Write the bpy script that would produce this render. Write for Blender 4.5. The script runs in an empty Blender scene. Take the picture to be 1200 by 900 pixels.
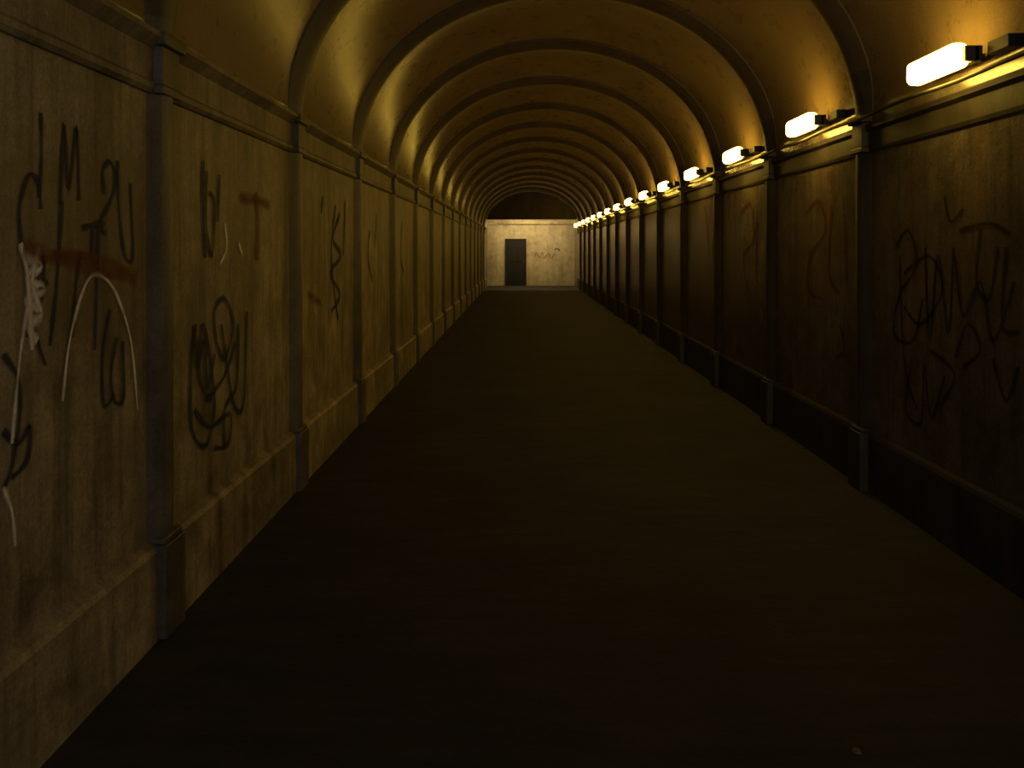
import bpy, bmesh, math, random
from mathutils import Vector
random.seed(4)
sc = bpy.context.scene
F = 950.0; CH = 1.5                 # focal length (px of 1200), camera height
XL, XR = -1.44, 2.16                # side wall planes
CX = (XL+XR)/2; A = (XR-XL)/2
ZS = 2.33; B = 1.43                 # springing height and rise of vault
S = 1.90; Y0 = 3.20                 # bay spacing, first visible rib
YB = Y0-3*S; YE = Y0+15*S           # tunnel start / end
YR = YE+1.7                         # end wall of the landing

# ---------------- materials ----------------
def new_mat(name):
    m = bpy.data.materials.new(name); m.use_nodes = True
    nt = m.node_tree; nt.nodes.clear()
    out = nt.nodes.new('ShaderNodeOutputMaterial')
    b = nt.nodes.new('ShaderNodeBsdfPrincipled')
    nt.links.new(b.outputs[0], out.inputs[0])
    return m, nt, b, out
def noise(nt, scale, detail=6, rough=0.6, sc3=None):
    tc = nt.nodes.new('ShaderNodeTexCoord'); mp = nt.nodes.new('ShaderNodeMapping')
    if sc3: mp.inputs['Scale'].default_value = sc3
    n = nt.nodes.new('ShaderNodeTexNoise')
    n.inputs['Scale'].default_value = scale; n.inputs['Detail'].default_value = detail
    n.inputs['Roughness'].default_value = rough
    nt.links.new(tc.outputs['Object'], mp.inputs[0]); nt.links.new(mp.outputs[0], n.inputs[0])
    return n
def ramp(nt, src, stops):
    r = nt.nodes.new('ShaderNodeValToRGB')
    e = r.color_ramp.elements
    while len(e) < len(stops): e.new(0.5)
    for el, (p, c) in zip(e, stops):
        el.position = p; el.color = (*c, 1) if len(c) == 3 else c
    nt.links.new(src, r.inputs[0]); return r
def mix(nt, fac, a, b, mode='MIX'):
    m = nt.nodes.new('ShaderNodeMix'); m.data_type = 'RGBA'; m.blend_type = mode
    if isinstance(fac, float): m.inputs[0].default_value = fac
    else: nt.links.new(fac, m.inputs[0])
    for s, v in ((6, a), (7, b)):
        if isinstance(v, tuple): m.inputs[s].default_value = (*v, 1)
        else: nt.links.new(v, m.inputs[s])
    return m.outputs[2]
def plaster(name, c1, c2, rough=0.6, grime=0.6, bump=0.3, streak=(0.10,0.05,0.02), sfac=0.5, rvar=0.2):
    m, nt, b, out = new_mat(name)
    n1 = noise(nt, 1.1, 8, 0.65); base = ramp(nt, n1.outputs[0], [(0.38, c1), (0.62, c2)]).outputs[0]
    n2 = noise(nt, 2.2, 6, 0.6, (1.0, 1.6, 0.25))
    st = ramp(nt, n2.outputs[0], [(0.48, (0, 0, 0)), (0.70, (sfac,)*3)]).outputs[0]
    c = mix(nt, st, base, streak)
    n3 = noise(nt, 5.0, 8, 0.7)
    g = ramp(nt, n3.outputs[0], [(0.35, (1-grime,)*3), (0.6, (1, 1, 1))]).outputs[0]
    c = mix(nt, 1.0, c, g, 'MULTIPLY')
    n5 = noise(nt, 1.7, 8, 0.7, (1, 6, 0.35))     # vertical water runs
    g2 = ramp(nt, n5.outputs[0], [(0.38, (1-grime*0.8,)*3), (0.55, (1, 1, 1))]).outputs[0]
    c = mix(nt, 1.0, c, g2, 'MULTIPLY')
    n6 = noise(nt, 70, 3, 0.8)                     # sandy speckle of the render coat
    g3 = ramp(nt, n6.outputs[0], [(0.35, (0.68,)*3), (0.6, (1, 1, 1))]).outputs[0]
    c = mix(nt, 1.0, c, g3, 'MULTIPLY')
    nt.links.new(c, b.inputs['Base Color'])
    rr_ = ramp(nt, n3.outputs[0], [(0.3, (rough*(1-rvar),)*3), (0.7, (min(1, rough*(1+rvar)),)*3)])
    nt.links.new(rr_.outputs[0], b.inputs['Roughness'])
    n4 = noise(nt, 30, 8, 0.7); bp = nt.nodes.new('ShaderNodeBump')
    bp.inputs['Strength'].default_value = bump; bp.inputs['Distance'].default_value = 0.01
    nt.links.new(n4.outputs[0], bp.inputs['Height']); nt.links.new(bp.outputs[0], b.inputs['Normal'])
    return m
def plain(name, col, rough=0.6, metal=0.0):
    m, nt, b, out = new_mat(name)
    n = noise(nt, 12, 5); c = ramp(nt, n.outputs[0], [(0.3, tuple(x*0.7 for x in col)), (0.7, col)]).outputs[0]
    nt.links.new(c, b.inputs['Base Color'])
    b.inputs['Roughness'].default_value = rough; b.inputs['Metallic'].default_value = metal
    return m
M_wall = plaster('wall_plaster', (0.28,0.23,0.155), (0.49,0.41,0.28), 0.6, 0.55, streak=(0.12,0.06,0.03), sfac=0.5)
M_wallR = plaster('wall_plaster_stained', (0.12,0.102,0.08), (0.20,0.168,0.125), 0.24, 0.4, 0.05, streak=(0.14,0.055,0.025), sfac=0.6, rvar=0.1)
M_ceil = plaster('vault_plaster', (0.21,0.147,0.082), (0.25,0.176,0.10), 0.28, 0.12, 0.03, sfac=0.1, rvar=0.05)
M_rib = plaster('rib_paint', (0.075,0.055,0.036), (0.10,0.074,0.048), 0.5, 0.3, 0.1, sfac=0.1, rvar=0.05)
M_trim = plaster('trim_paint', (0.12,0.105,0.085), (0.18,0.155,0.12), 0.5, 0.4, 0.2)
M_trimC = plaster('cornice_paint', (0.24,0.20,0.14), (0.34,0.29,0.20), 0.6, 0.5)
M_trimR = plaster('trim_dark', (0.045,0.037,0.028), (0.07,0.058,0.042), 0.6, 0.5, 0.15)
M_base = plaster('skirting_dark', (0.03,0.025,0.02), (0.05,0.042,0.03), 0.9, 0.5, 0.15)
M_end = plaster('end_plaster', (0.58,0.50,0.34), (0.68,0.60,0.42), 0.8, 0.3, sfac=0.3)
M_floor = plaster('asphalt', (0.016,0.013,0.010), (0.040,0.031,0.022), 0.9, 0.6, 0.9, streak=(0.040,0.023,0.015), rvar=0.05)
M_black = plain('black_plastic', (0.02,0.02,0.018), 0.6)
M_house = plain('lamp_housing', (0.06,0.055,0.045), 0.5)
M_door = plain('door_paint', (0.010,0.012,0.010), 0.8)
M_frame = plain('door_frame', (0.02,0.02,0.017), 0.8)
M_metal = plain('steel', (0.15,0.15,0.14), 0.5, 1.0)
def emit(name, col, s):
    m = bpy.data.materials.new(name); m.use_nodes = True; nt = m.node_tree; nt.nodes.clear()
    o = nt.nodes.new('ShaderNodeOutputMaterial'); e = nt.nodes.new('ShaderNodeEmission')
    e.inputs[0].default_value = (*col, 1); e.inputs[1].default_value = s
    nt.links.new(e.outputs[0], o.inputs[0]); return m
M_lens = emit('lamp_lens', (1.0, 0.615, 0.08), 31.0)

# ---------------- helpers ----------------
def obj(name, verts, faces, mats, fm=None, smooth=False):
    me = bpy.data.meshes.new(name); me.from_pydata(verts, [], faces)
    for m in (mats if isinstance(mats, list) else [mats]): me.materials.append(m)
    if fm:
        for p, i in zip(me.polygons, fm): p.material_index = i
    bm = bmesh.new(); bm.from_mesh(me); bmesh.ops.recalc_face_normals(bm, faces=bm.faces); bm.to_mesh(me); bm.free()
    if smooth:
        for p in me.polygons: p.use_smooth = True
    o = bpy.data.objects.new(name, me); sc.collection.objects.link(o); return o
class Builder:
    def __init__(s): s.v = []; s.f = []; s.m = []
    def box(s, x0, x1, y0, y1, z0, z1, mi=0):
        n = len(s.v)
        s.v += [(x0,y0,z0),(x1,y0,z0),(x1,y1,z0),(x0,y1,z0),(x0,y0,z1),(x1,y0,z1),(x1,y1,z1),(x0,y1,z1)]
        s.f += [tuple(n+i for i in q) for q in ((0,3,2,1),(4,5,6,7),(0,1,5,4),(1,2,6,5),(2,3,7,6),(3,0,4,7))]
        s.m += [mi]*6
    def loft(s, rings, mi=0, closed=True, caps=True):
        n = len(s.v); k = len(rings[0])
        for r in rings: s.v += [tuple(p) for p in r]
        for i in range(len(rings)-1):
            for j in range(k if closed else k-1):
                a = n+i*k+j; b = n+i*k+(j+1) % k
                s.f.append((a, b, b+k, a+k)); s.m.append(mi)
        if caps:
            s.f.append(tuple(n+j for j in range(k))[::-1]); s.m.append(mi)
            s.f.append(tuple(n+(len(rings)-1)*k+j for j in range(k))); s.m.append(mi)
    def make(s, name, mats, bevel=0, smooth=False):
        o = obj(name, s.v, s.f, mats, s.m, smooth)
        if bevel:
            md = o.modifiers.new('bev', 'BEVEL'); md.width = bevel; md.segments = 2; md.limit_method = 'ANGLE'
        return o

# ---------------- room shell ----------------
b = Builder(); b.box(XL-0.2, XR+0.2, YB, YR+0.2, -0.2, 0.0); b.make('floor', M_floor)
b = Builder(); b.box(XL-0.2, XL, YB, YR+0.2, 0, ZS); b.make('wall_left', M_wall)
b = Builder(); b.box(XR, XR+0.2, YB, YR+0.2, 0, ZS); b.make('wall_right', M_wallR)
# vault: each bay slightly domed between the ribs
N = 72; verts = []; faces = []; ys = []
nb = 18
for k in range(nb):
    for j in range(10): ys.append((YB+S*(k+j/10), math.sin(math.pi*j/10)*0.10))
ys.append((YB+S*nb, 0))
for y, d in ys:
    for i in range(N+1):
        t = math.pi*i/N; w = d*math.sin(t)**0.5 if math.sin(t) > 0 else 0
        verts.append((CX-(A+w)*math.cos(t), y, ZS+(B+w)*math.sin(t)))
for r in range(len(ys)-1):
    for i in range(N):
        a = r*(N+1)+i; faces.append((a, a+1, a+N+2, a+N+1))
o = obj('ceiling', verts, faces, M_ceil, None, True)
if o.data.polygons[N//2].normal.z > 0: o.data.flip_normals()
md = o.modifiers.new('s', 'SOLIDIFY'); md.thickness = 0.15; md.offset = -1

# ribs with pilasters, plinth block and capital
def rib(y, idx):
    b = Builder()
    w = 0.07; p = 0.05
    flat = [(-w-0.03,-0.03),(-w-0.03,0.0),(-w-0.01,0.012),(-w+0.012,p*0.7),(-w+0.04,p),(0,p+0.002),(w-0.04,p),(w-0.012,p*0.7),(w+0.01,0.012),(w+0.03,0.0),(w+0.03,-0.03)]
    rnd = [(-0.13,-0.03),(-0.13,0.0),(-0.105,0.014),(-0.08,0.036),(-0.045,0.060),(0,0.068),(0.045,0.060),(0.08,0.036),(0.105,0.014),(0.13,0.0),(0.13,-0.03)]
    path = [(XL, 0, 1, 0), (XL, 0.4, 1, 0), (XL, 1.4, 1, 0)]
    M = 64
    for i in range(M+1):
        t = math.pi*i/M
        nx, nz = math.cos(t)/A, -math.sin(t)/B; l = math.hypot(nx, nz)
        path.append((CX-A*math.cos(t), ZS+B*math.sin(t), nx/l, nz/l))
    path += [(XR, 1.4, -1, 0), (XR, 0.4, -1, 0), (XR, 0, -1, 0)]
    rings = []
    for x, z, nx, nz in path:
        f = min(1, max(0, (z-ZS)/0.25))
        rings.append([(x+nx*(q0*(1-f)+q1*f), y+u0*(1-f)+u1*f, z+nz*(q0*(1-f)+q1*f)) for (u0, q0), (u1, q1) in zip(flat, rnd)])
    b.loft(rings, 0)
    for sx, sg in ((XL, 1), (XR, -1)):
        mi = 0 if sg > 0 else 1
        for z0, z1, pr, ww in ((0, 0.36, 0.075, 0.09), (0.36, 0.385, 0.065, 0.082), (2.10, 2.135, 0.06, 0.085), (2.135, 2.285, 0.056, 0.078), (2.285, 2.335, 0.075, 0.10)):
            xa, xb = sorted((sx-sg*0.02, sx+sg*pr)); b.box(xa, xb, y-ww, y+ww, z0, z1, mi)
    for i, q in enumerate(b.f):      # right-hand pilaster takes the darker trim material
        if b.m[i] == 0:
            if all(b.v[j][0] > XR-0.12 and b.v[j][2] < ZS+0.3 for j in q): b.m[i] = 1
            elif all(b.v[j][2] > ZS+0.01 for j in q): b.m[i] = 2
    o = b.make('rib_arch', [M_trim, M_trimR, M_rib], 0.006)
    for pg in o.data.polygons: pg.use_smooth = True
    o.modifiers.new('wn', 'WEIGHTED_NORMAL')
    return o
for k in range(-2, 15): rib(Y0+k*S, k)

# plinth + cornice
def run(name, sx, sg, prof, mat, dz=0):
    b = Builder()
    b.loft([[(sx+sg*q, y, z+dz) for q, z in prof] for y in (YB, YE)], 0); return b.make(name, mat)
base = [(-0.02,0),(0.045,0),(0.042,0.34),(0.03,0.36),(0.0,0.375),(-0.02,0.375)]
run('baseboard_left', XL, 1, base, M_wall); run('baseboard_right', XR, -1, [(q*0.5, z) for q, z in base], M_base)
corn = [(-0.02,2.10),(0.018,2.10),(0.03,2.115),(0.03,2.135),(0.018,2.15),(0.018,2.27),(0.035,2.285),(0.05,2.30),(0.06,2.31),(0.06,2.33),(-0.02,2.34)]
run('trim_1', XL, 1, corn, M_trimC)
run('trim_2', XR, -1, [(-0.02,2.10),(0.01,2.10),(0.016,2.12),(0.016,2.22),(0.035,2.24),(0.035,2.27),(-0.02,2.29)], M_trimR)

# ---------------- lamps ----------------
def rr(hx, hz, r, n=3):
    pts = []
    for cx, cz, a0 in ((hx-r, hz-r, 0), (-hx+r, hz-r, 90), (-hx+r, -hz+r, 180), (hx-r, -hz+r, 270)):
        for i in range(n): a = math.radians(a0+90*i/(n-1)); pts.append((cx+r*math.cos(a), cz+r*math.sin(a)))
    return pts
LX = XR-0.14; LZ = CH+0.893
def lamp(y, x=LX, z=LZ):
    b = Builder()
    L = 0.225
    rings = []
    for yy, s in ((-L, 0.7), (-L+0.02, 1), (L-0.02, 1), (L, 0.7)):
        rings.append([(x+px*s-0.01, y+yy, z+pz*s) for px, pz in rr(0.045, 0.058, 0.03, 4)])
    b.loft(rings, 0)
    b.box(x+0.038, x+0.075, y-L-0.03, y+L+0.03, z-0.035, z+0.035, 1)
    b.box(x-0.005, x+0.06, y-L-0.030, y-L-0.004, z-0.035, z+0.035, 1)
    b.box(x+0.065, XR-0.002, y-L-0.24, y-L-0.08, z-0.02, z+0.035, 2)
    for yy in (-0.15, 0.15): b.box(x+0.07, XR-0.002, y+yy-0.015, y+yy+0.015, z-0.02, z+0.02, 2)
    return b.make('wall_lamp', [M_lens, M_house, M_black], 0.004)
for k in range(0, 15): lamp(3.94+k*S)
# cable strung in front of the cornice under the lamps
b = Builder(); rings = []
nseg = 18*12
for i in range(nseg+1):
    y = YB+(YE-YB)*i/nseg
    zz = 2.305+0.006*math.sin(i*0.9); xx = XR-0.09
    rings.append([(xx+0.011*math.cos(a), y, zz+0.011*math.sin(a)) for a in [k*math.pi/4 for k in range(8)]])
b.loft(rings, 0)
b.make('electric_cable', M_black)

# ---------------- end landing ----------------
LH = 2.66; LC = 3.0
b = Builder()
n = 40; pts = [(CX-A*math.cos(math.pi*i/n), ZS+B*math.sin(math.pi*i/n)) for i in range(n+1)]
up = [(x, max(z, LH)) for x, z in pts]
b.loft([[(x, YE+dy, z) for x, z in up] for dy in (0, 0.15)], 0)
b.make('wall_header', M_trimR)
b = Builder(); b.box(XL-0.2, XR+0.2, YE+0.1501, YR+0.2, LC, LC+0.15); b.make('ceiling_landing', M_end)
b = Builder(); b.box(XL-0.2, XL, YE, YR+0.2, ZS, LC); b.box(XR, XR+0.2, YE, YR+0.2, ZS, LC); b.make('wall_landing_sides', M_end)
b = Builder(); b.box(XL, XR, YR, YR+0.15, 0, LC); b.make('wall_end', M_end)
b = Builder(); b.box(XL+0.002, XL+0.42, YR-0.35, YR-0.002, 0, LH-0.16); b.box(XL+0.002, XL+0.45, YR-0.38, YR-0.002, LH-0.16, LH-0.1); b.make('pier', M_end, 0.01)
b = Builder(); b.box(XL+0.46, XR-0.002, YR-0.10, YR-0.002, LH-0.13, LH-0.02); b.make('trim_3', M_end, 0.01)
# door
b = Builder(); dx0, dx1, dh = -0.66, 0.12, 1.88
b.box(dx0, dx1, YR-0.03, YR-0.001, 0.01, dh, 0)
for za, zb in ((0.15, 0.85), (1.0, 1.8)):
    for xa, xb in ((dx0+0.1, (dx0+dx1)/2-0.04), ((dx0+dx1)/2+0.04, dx1-0.1)):
        b.box(xa, xb, YR-0.045, YR-0.03, za, zb, 0)
for xa, xb, za, zb in ((dx0-0.05, dx0, 0, dh+0.05), (dx1, dx1+0.05, 0, dh+0.05), (dx0, dx1, dh, dh+0.05)):
    b.box(xa, xb, YR-0.05, YR-0.001, za, zb, 1)
b.box(dx1-0.12, dx1-0.05, YR-0.09, YR-0.03, 0.97, 1.0, 2); b.box(dx1-0.07, dx1-0.04, YR-0.05, YR-0.03, 0.9, 1.08, 2)
b.make('door_1', [M_door, M_frame, M_metal], 0.004)
# ceiling tube lamp behind header
b = Builder()
b.box(CX-1.25, CX+1.25, YE+0.32, YE+0.44, LC-0.05, LC, 1)
b.box(CX-1.2, CX+1.2, YE+0.34, YE+0.42, LC-0.10, LC-0.05, 0)
b.make('ceiling_lamp', [emit('tube_light', (1.0,0.74,0.34), 66.0), M_house], 0.004)

# ---------------- graffiti (thin paint strokes on the real wall surfaces) ----------------
def paint(name, col, amount=0.85, lo=0.65):
    m, nt, bs, out = new_mat(name)
    bs.inputs['Base Color'].default_value = (*col, 1); bs.inputs['Roughness'].default_value = 0.7
    bs.inputs['Specular IOR Level'].default_value = 0.25
    tr = nt.nodes.new('ShaderNodeBsdfTransparent'); mx = nt.nodes.new('ShaderNodeMixShader')
    uv = nt.nodes.new('ShaderNodeUVMap'); sp = nt.nodes.new('ShaderNodeSeparateXYZ')
    nt.links.new(uv.outputs[0], sp.inputs[0])
    r = ramp(nt, sp.outputs[0], [(0, (0,0,0)), (0.40, (amount,)*3), (0.60, (amount,)*3), (1, (0,0,0))])
    nz = noise(nt, 9, 6, 0.7); r2 = ramp(nt, nz.outputs[0], [(0.3, (lo,)*3), (0.55, (1,1,1))])
    mu = nt.nodes.new('ShaderNodeMath'); mu.operation = 'MULTIPLY'
    nt.links.new(r.outputs[0], mu.inputs[0]); nt.links.new(r2.outputs[0], mu.inputs[1])
    nt.links.new(mu.outputs[0], mx.inputs[0]); nt.links.new(tr.outputs[0], mx.inputs[1]); nt.links.new(bs.outputs[0], mx.inputs[2])
    nt.links.new(mx.outputs[0], out.inputs[0]); return m
P_blue = paint('spray_blue', (0.020,0.028,0.07), 0.97); P_white = paint('spray_white', (0.9,0.87,0.86), 0.9, 0.4)
P_red = paint('spray_red', (0.12,0.025,0.012), 0.75); P_faint = paint('spray_faded', (0.010,0.010,0.012), 0.8, 0.5)
P_rust = paint('rust_stain', (0.19,0.055,0.025), 0.65, 0.4)
def catmull(p, n=7):
    q = [p[0]]+list(p)+[p[-1]]; out = []
    for i in range(1, len(q)-2):
        for j in range(n):
            t = j/n
            out.append(tuple(0.5*((2*q[i][c])+(-q[i-1][c]+q[i+1][c])*t+(2*q[i-1][c]-5*q[i][c]+4*q[i+1][c]-q[i+2][c])*t*t+(-q[i-1][c]+3*q[i][c]-3*q[i+1][c]+q[i+2][c])*t**3) for c in (0,1)))
    out.append(tuple(p[-1])); return out
cnt = [0]
def to_wall(side, u, v):      # measured photo point -> (along, height) on a wall plane
    if side == 'E': return ((u-612)/F*YR, CH+(292-v)/F*YR)
    X = -XL if side == 'L' else XR
    d = X*F/abs(u-612); return (d, CH+(292-v)*d/F)
def graffiti(name, side, strokes, mat, width):
    V = []; Fc = []; UV = []
    for st in strokes:
        w = width
        if isinstance(st, tuple): w, st = st
        pts = catmull([to_wall(side, *p) for p in st]); cnt[0] += 1; off = 0.002+(cnt[0] % 40)*0.00015
        n = len(V)
        for i, p in enumerate(pts):
            a = pts[max(0, i-1)]; c = pts[min(len(pts)-1, i+1)]
            t = Vector((c[0]-a[0], c[1]-a[1])); t = t.normalized() if t.length > 1e-6 else Vector((1, 0))
            nn = Vector((-t.y, t.x))*w/2*(0.8+0.2*math.sin(i*0.7))
            for sgn in (-1, 1):
                A_, H_ = p[0]+sgn*nn.x, p[1]+sgn*nn.y
                V.append((XL+off, A_, H_) if side == 'L' else (XR-off, A_, H_) if side == 'R' else (A_, YR-off, H_))
        for i in range(len(pts)-1):
            k = n+2*i; Fc.append((k, k+1, k+3, k+2)); UV += [(0,0),(1,0),(1,1),(0,1)]
    me = bpy.data.meshes.new(name); me.from_pydata(V, [], Fc); me.materials.append(mat)
    l = me.uv_layers.new(name='UVMap')
    for i, q in enumerate(UV): l.data[i].uv = q
    o = bpy.data.objects.new(name, me); sc.collection.objects.link(o); return o
graffiti('graffiti_tag', 'L', [
 [(47,132),(48,180),(45,232)],
 [(26,300),(22,245),(33,206),(44,215),(47,245)],
 [(70,240),(74,145),(80,222),(89,150),(92,235)],
 [(72,235),(66,330),(58,405)], [(94,295),(88,340),(84,395)],
 [(122,228),(120,200),(129,190),(135,212),(127,240),(116,262),(124,275)],
 [(137,188),(139,250),(146,300),(155,298),(152,215)],
 [(96,268),(106,264),(122,262)], [(108,266),(107,312)],[(115,262),(110,410)],
 [(128,362),(119,420),(121,475),(133,462)], [(136,395),(129,440),(134,470),(144,465),(143,400)],
 [(24,290),(40,330),(50,300),(48,345),(38,380),(52,428)],[(30,395),(40,345),(55,330)],
 [(2,415),(18,440),(22,480),(14,540),(4,570)], [(2,505),(20,520),(34,500),(30,540),(12,560)],
 ], P_blue, 0.034)
graffiti('graffiti_tag', 'L', [
 [(72,470),(80,400),(98,335),(115,322),(135,345),(152,400),(160,480)],
 (0.05,[(28,300),(46,312),(30,325),(48,340),(30,352),(46,368),(32,384),(42,400)]), (0.04,[(22,285),(30,320),(36,410)]),
 (0.04,[(44,290),(36,330),(46,365)]),
 [(2,572),(12,600),(16,640)], [(30,360),(20,430),(12,520)] ], P_white, 0.028)
graffiti('rust_stain', 'L', [[(25,290),(70,303),(120,318),(160,326)], (0.05,[(60,298),(110,300),(150,318)]), [(280,232),(300,235),(315,240)],(0.12,[(299,225),(301,260),(300,305)]), (0.1,[(360,345),(375,355)])], P_rust, 0.09)
graffiti('graffiti_tag', 'L', [
 [(237,188),(236,240),(240,302)], [(241,200),(240,260),(247,300),(250,240),(244,225)],[(256,205),(254,260)],
 [(228,380),(222,440),(224,505),(240,522),(250,480),(245,420),(236,380),(232,440),(246,470)],
 [(252,400),(250,365),(262,350),(272,380),(262,420),(252,400)],[(240,470),(262,440),(275,400)],
 [(258,380),(272,470),(284,472),(288,365)],[(278,380),(276,450),(262,480),(262,525)],[(226,480),(245,500),(268,485),(266,520),(250,525)],
 [(226,380),(230,430),(238,400),(242,455),(250,415)],
 ], P_blue, 0.044)
graffiti('graffiti_tag', 'L', [[(262,262),(264,290),(256,310)],[(278,285),(283,300)]], P_white, 0.035)
graffiti('graffiti_tag', 'L', [
 [(393,240),(388,290),(391,340),(396,375)],[(398,250),(390,280),(399,300),(387,320),(398,345),(388,365)],[(378,230),(376,250)],
 [(404,235),(402,300)] ], P_blue, 0.08)
graffiti('graffiti_tag', 'L', [[(433,270),(431,300),(436,330)],[(441,250),(439,290)],[(471,260),(469,300),(473,320)]], P_faint, 0.08)
graffiti('graffiti_tag', 'R', [
 [(1050,290),(1065,270),(1075,310),(1055,345),(1048,390),(1070,400),(1082,350)],
 [(1085,290),(1090,400),(1100,300),(1112,390),(1118,290)],
 [(1125,270),(1160,262),(1185,275)],[(1150,268),(1145,330),(1160,350),(1170,290)],
 [(1068,430),(1062,480),(1080,495),(1084,430),(1092,490),(1108,440)],[(1120,420),(1135,380),(1150,410),(1130,430)],
 [(1180,290),(1175,380),(1195,390)], [(1055,300),(1060,420),(1075,480)],
 [(1060,320),(1090,300),(1105,340),(1080,380),(1060,360)], [(1120,300),(1130,370),(1150,330),(1165,400),(1190,330)],
 [(1090,410),(1120,440),(1100,480)], [(1165,420),(1180,470),(1195,430)], [(1108,230),(1115,260),(1130,245)] ], P_faint, 0.042)
graffiti('graffiti_tag', 'R', [[(945,250),(960,235),(968,270),(950,300),(948,340),(965,350)],[(975,240),(972,320),(985,345)],[(990,250),(992,330)],[(985,380),(990,410),(980,420)]], P_red, 0.055)
graffiti('graffiti_tag', 'R', [[(868,250),(880,240),(884,280),(872,300),(876,340)],[(888,240),(886,330)],[(826,240),(832,300)],[(838,238),(835,300)]], P_red, 0.065)
graffiti('graffiti_tag', 'E', [[(626,301),(629,296),(632,302),(636,296),(638,302),(643,297),(646,303),(650,297)]], P_red, 0.05)
graffiti('graffiti_tag', 'E', [[(650,293),(653,291),(656,294)]], P_blue, 0.08)

# litter flecks on the floor
b = Builder()
for (x, y, s) in ((-1.28,2.2,0.015),(1.0,2.42,0.015)):
    pr = [(x+s*math.cos(a)*random.uniform(.6,1.2), y+s*math.sin(a)*random.uniform(.6,1.2)) for a in [i*math.pi/3 for i in range(6)]]
    b.loft([[(px, py, 0.0) for px, py in pr], [(x+(px-x)*.8, y+(py-y)*.8, 0.006) for px, py in pr]], 0)
b.make('paper_litter', plain('paper', (0.13,0.09,0.07), 0.8))

# ---------------- world + camera ----------------
w = bpy.data.worlds.new('World'); sc.world = w; w.use_nodes = True
bg = w.node_tree.nodes['Background']; bg.inputs[0].default_value = (0.86,0.79,0.70,1); bg.inputs[1].default_value = 0.95
cam = bpy.data.cameras.new('camera'); co = bpy.data.objects.new('camera', cam); sc.collection.objects.link(co)
co.location = (0, 0, CH); co.rotation_euler = (math.radians(90), 0, 0)
cam.sensor_width = 36; cam.lens = F/1200*36
cam.shift_x = -(612-600)/1200; cam.shift_y = -(450-292)/1200
cam.clip_start = 0.05
sc.camera = co
sc.view_settings.view_transform = 'Standard'
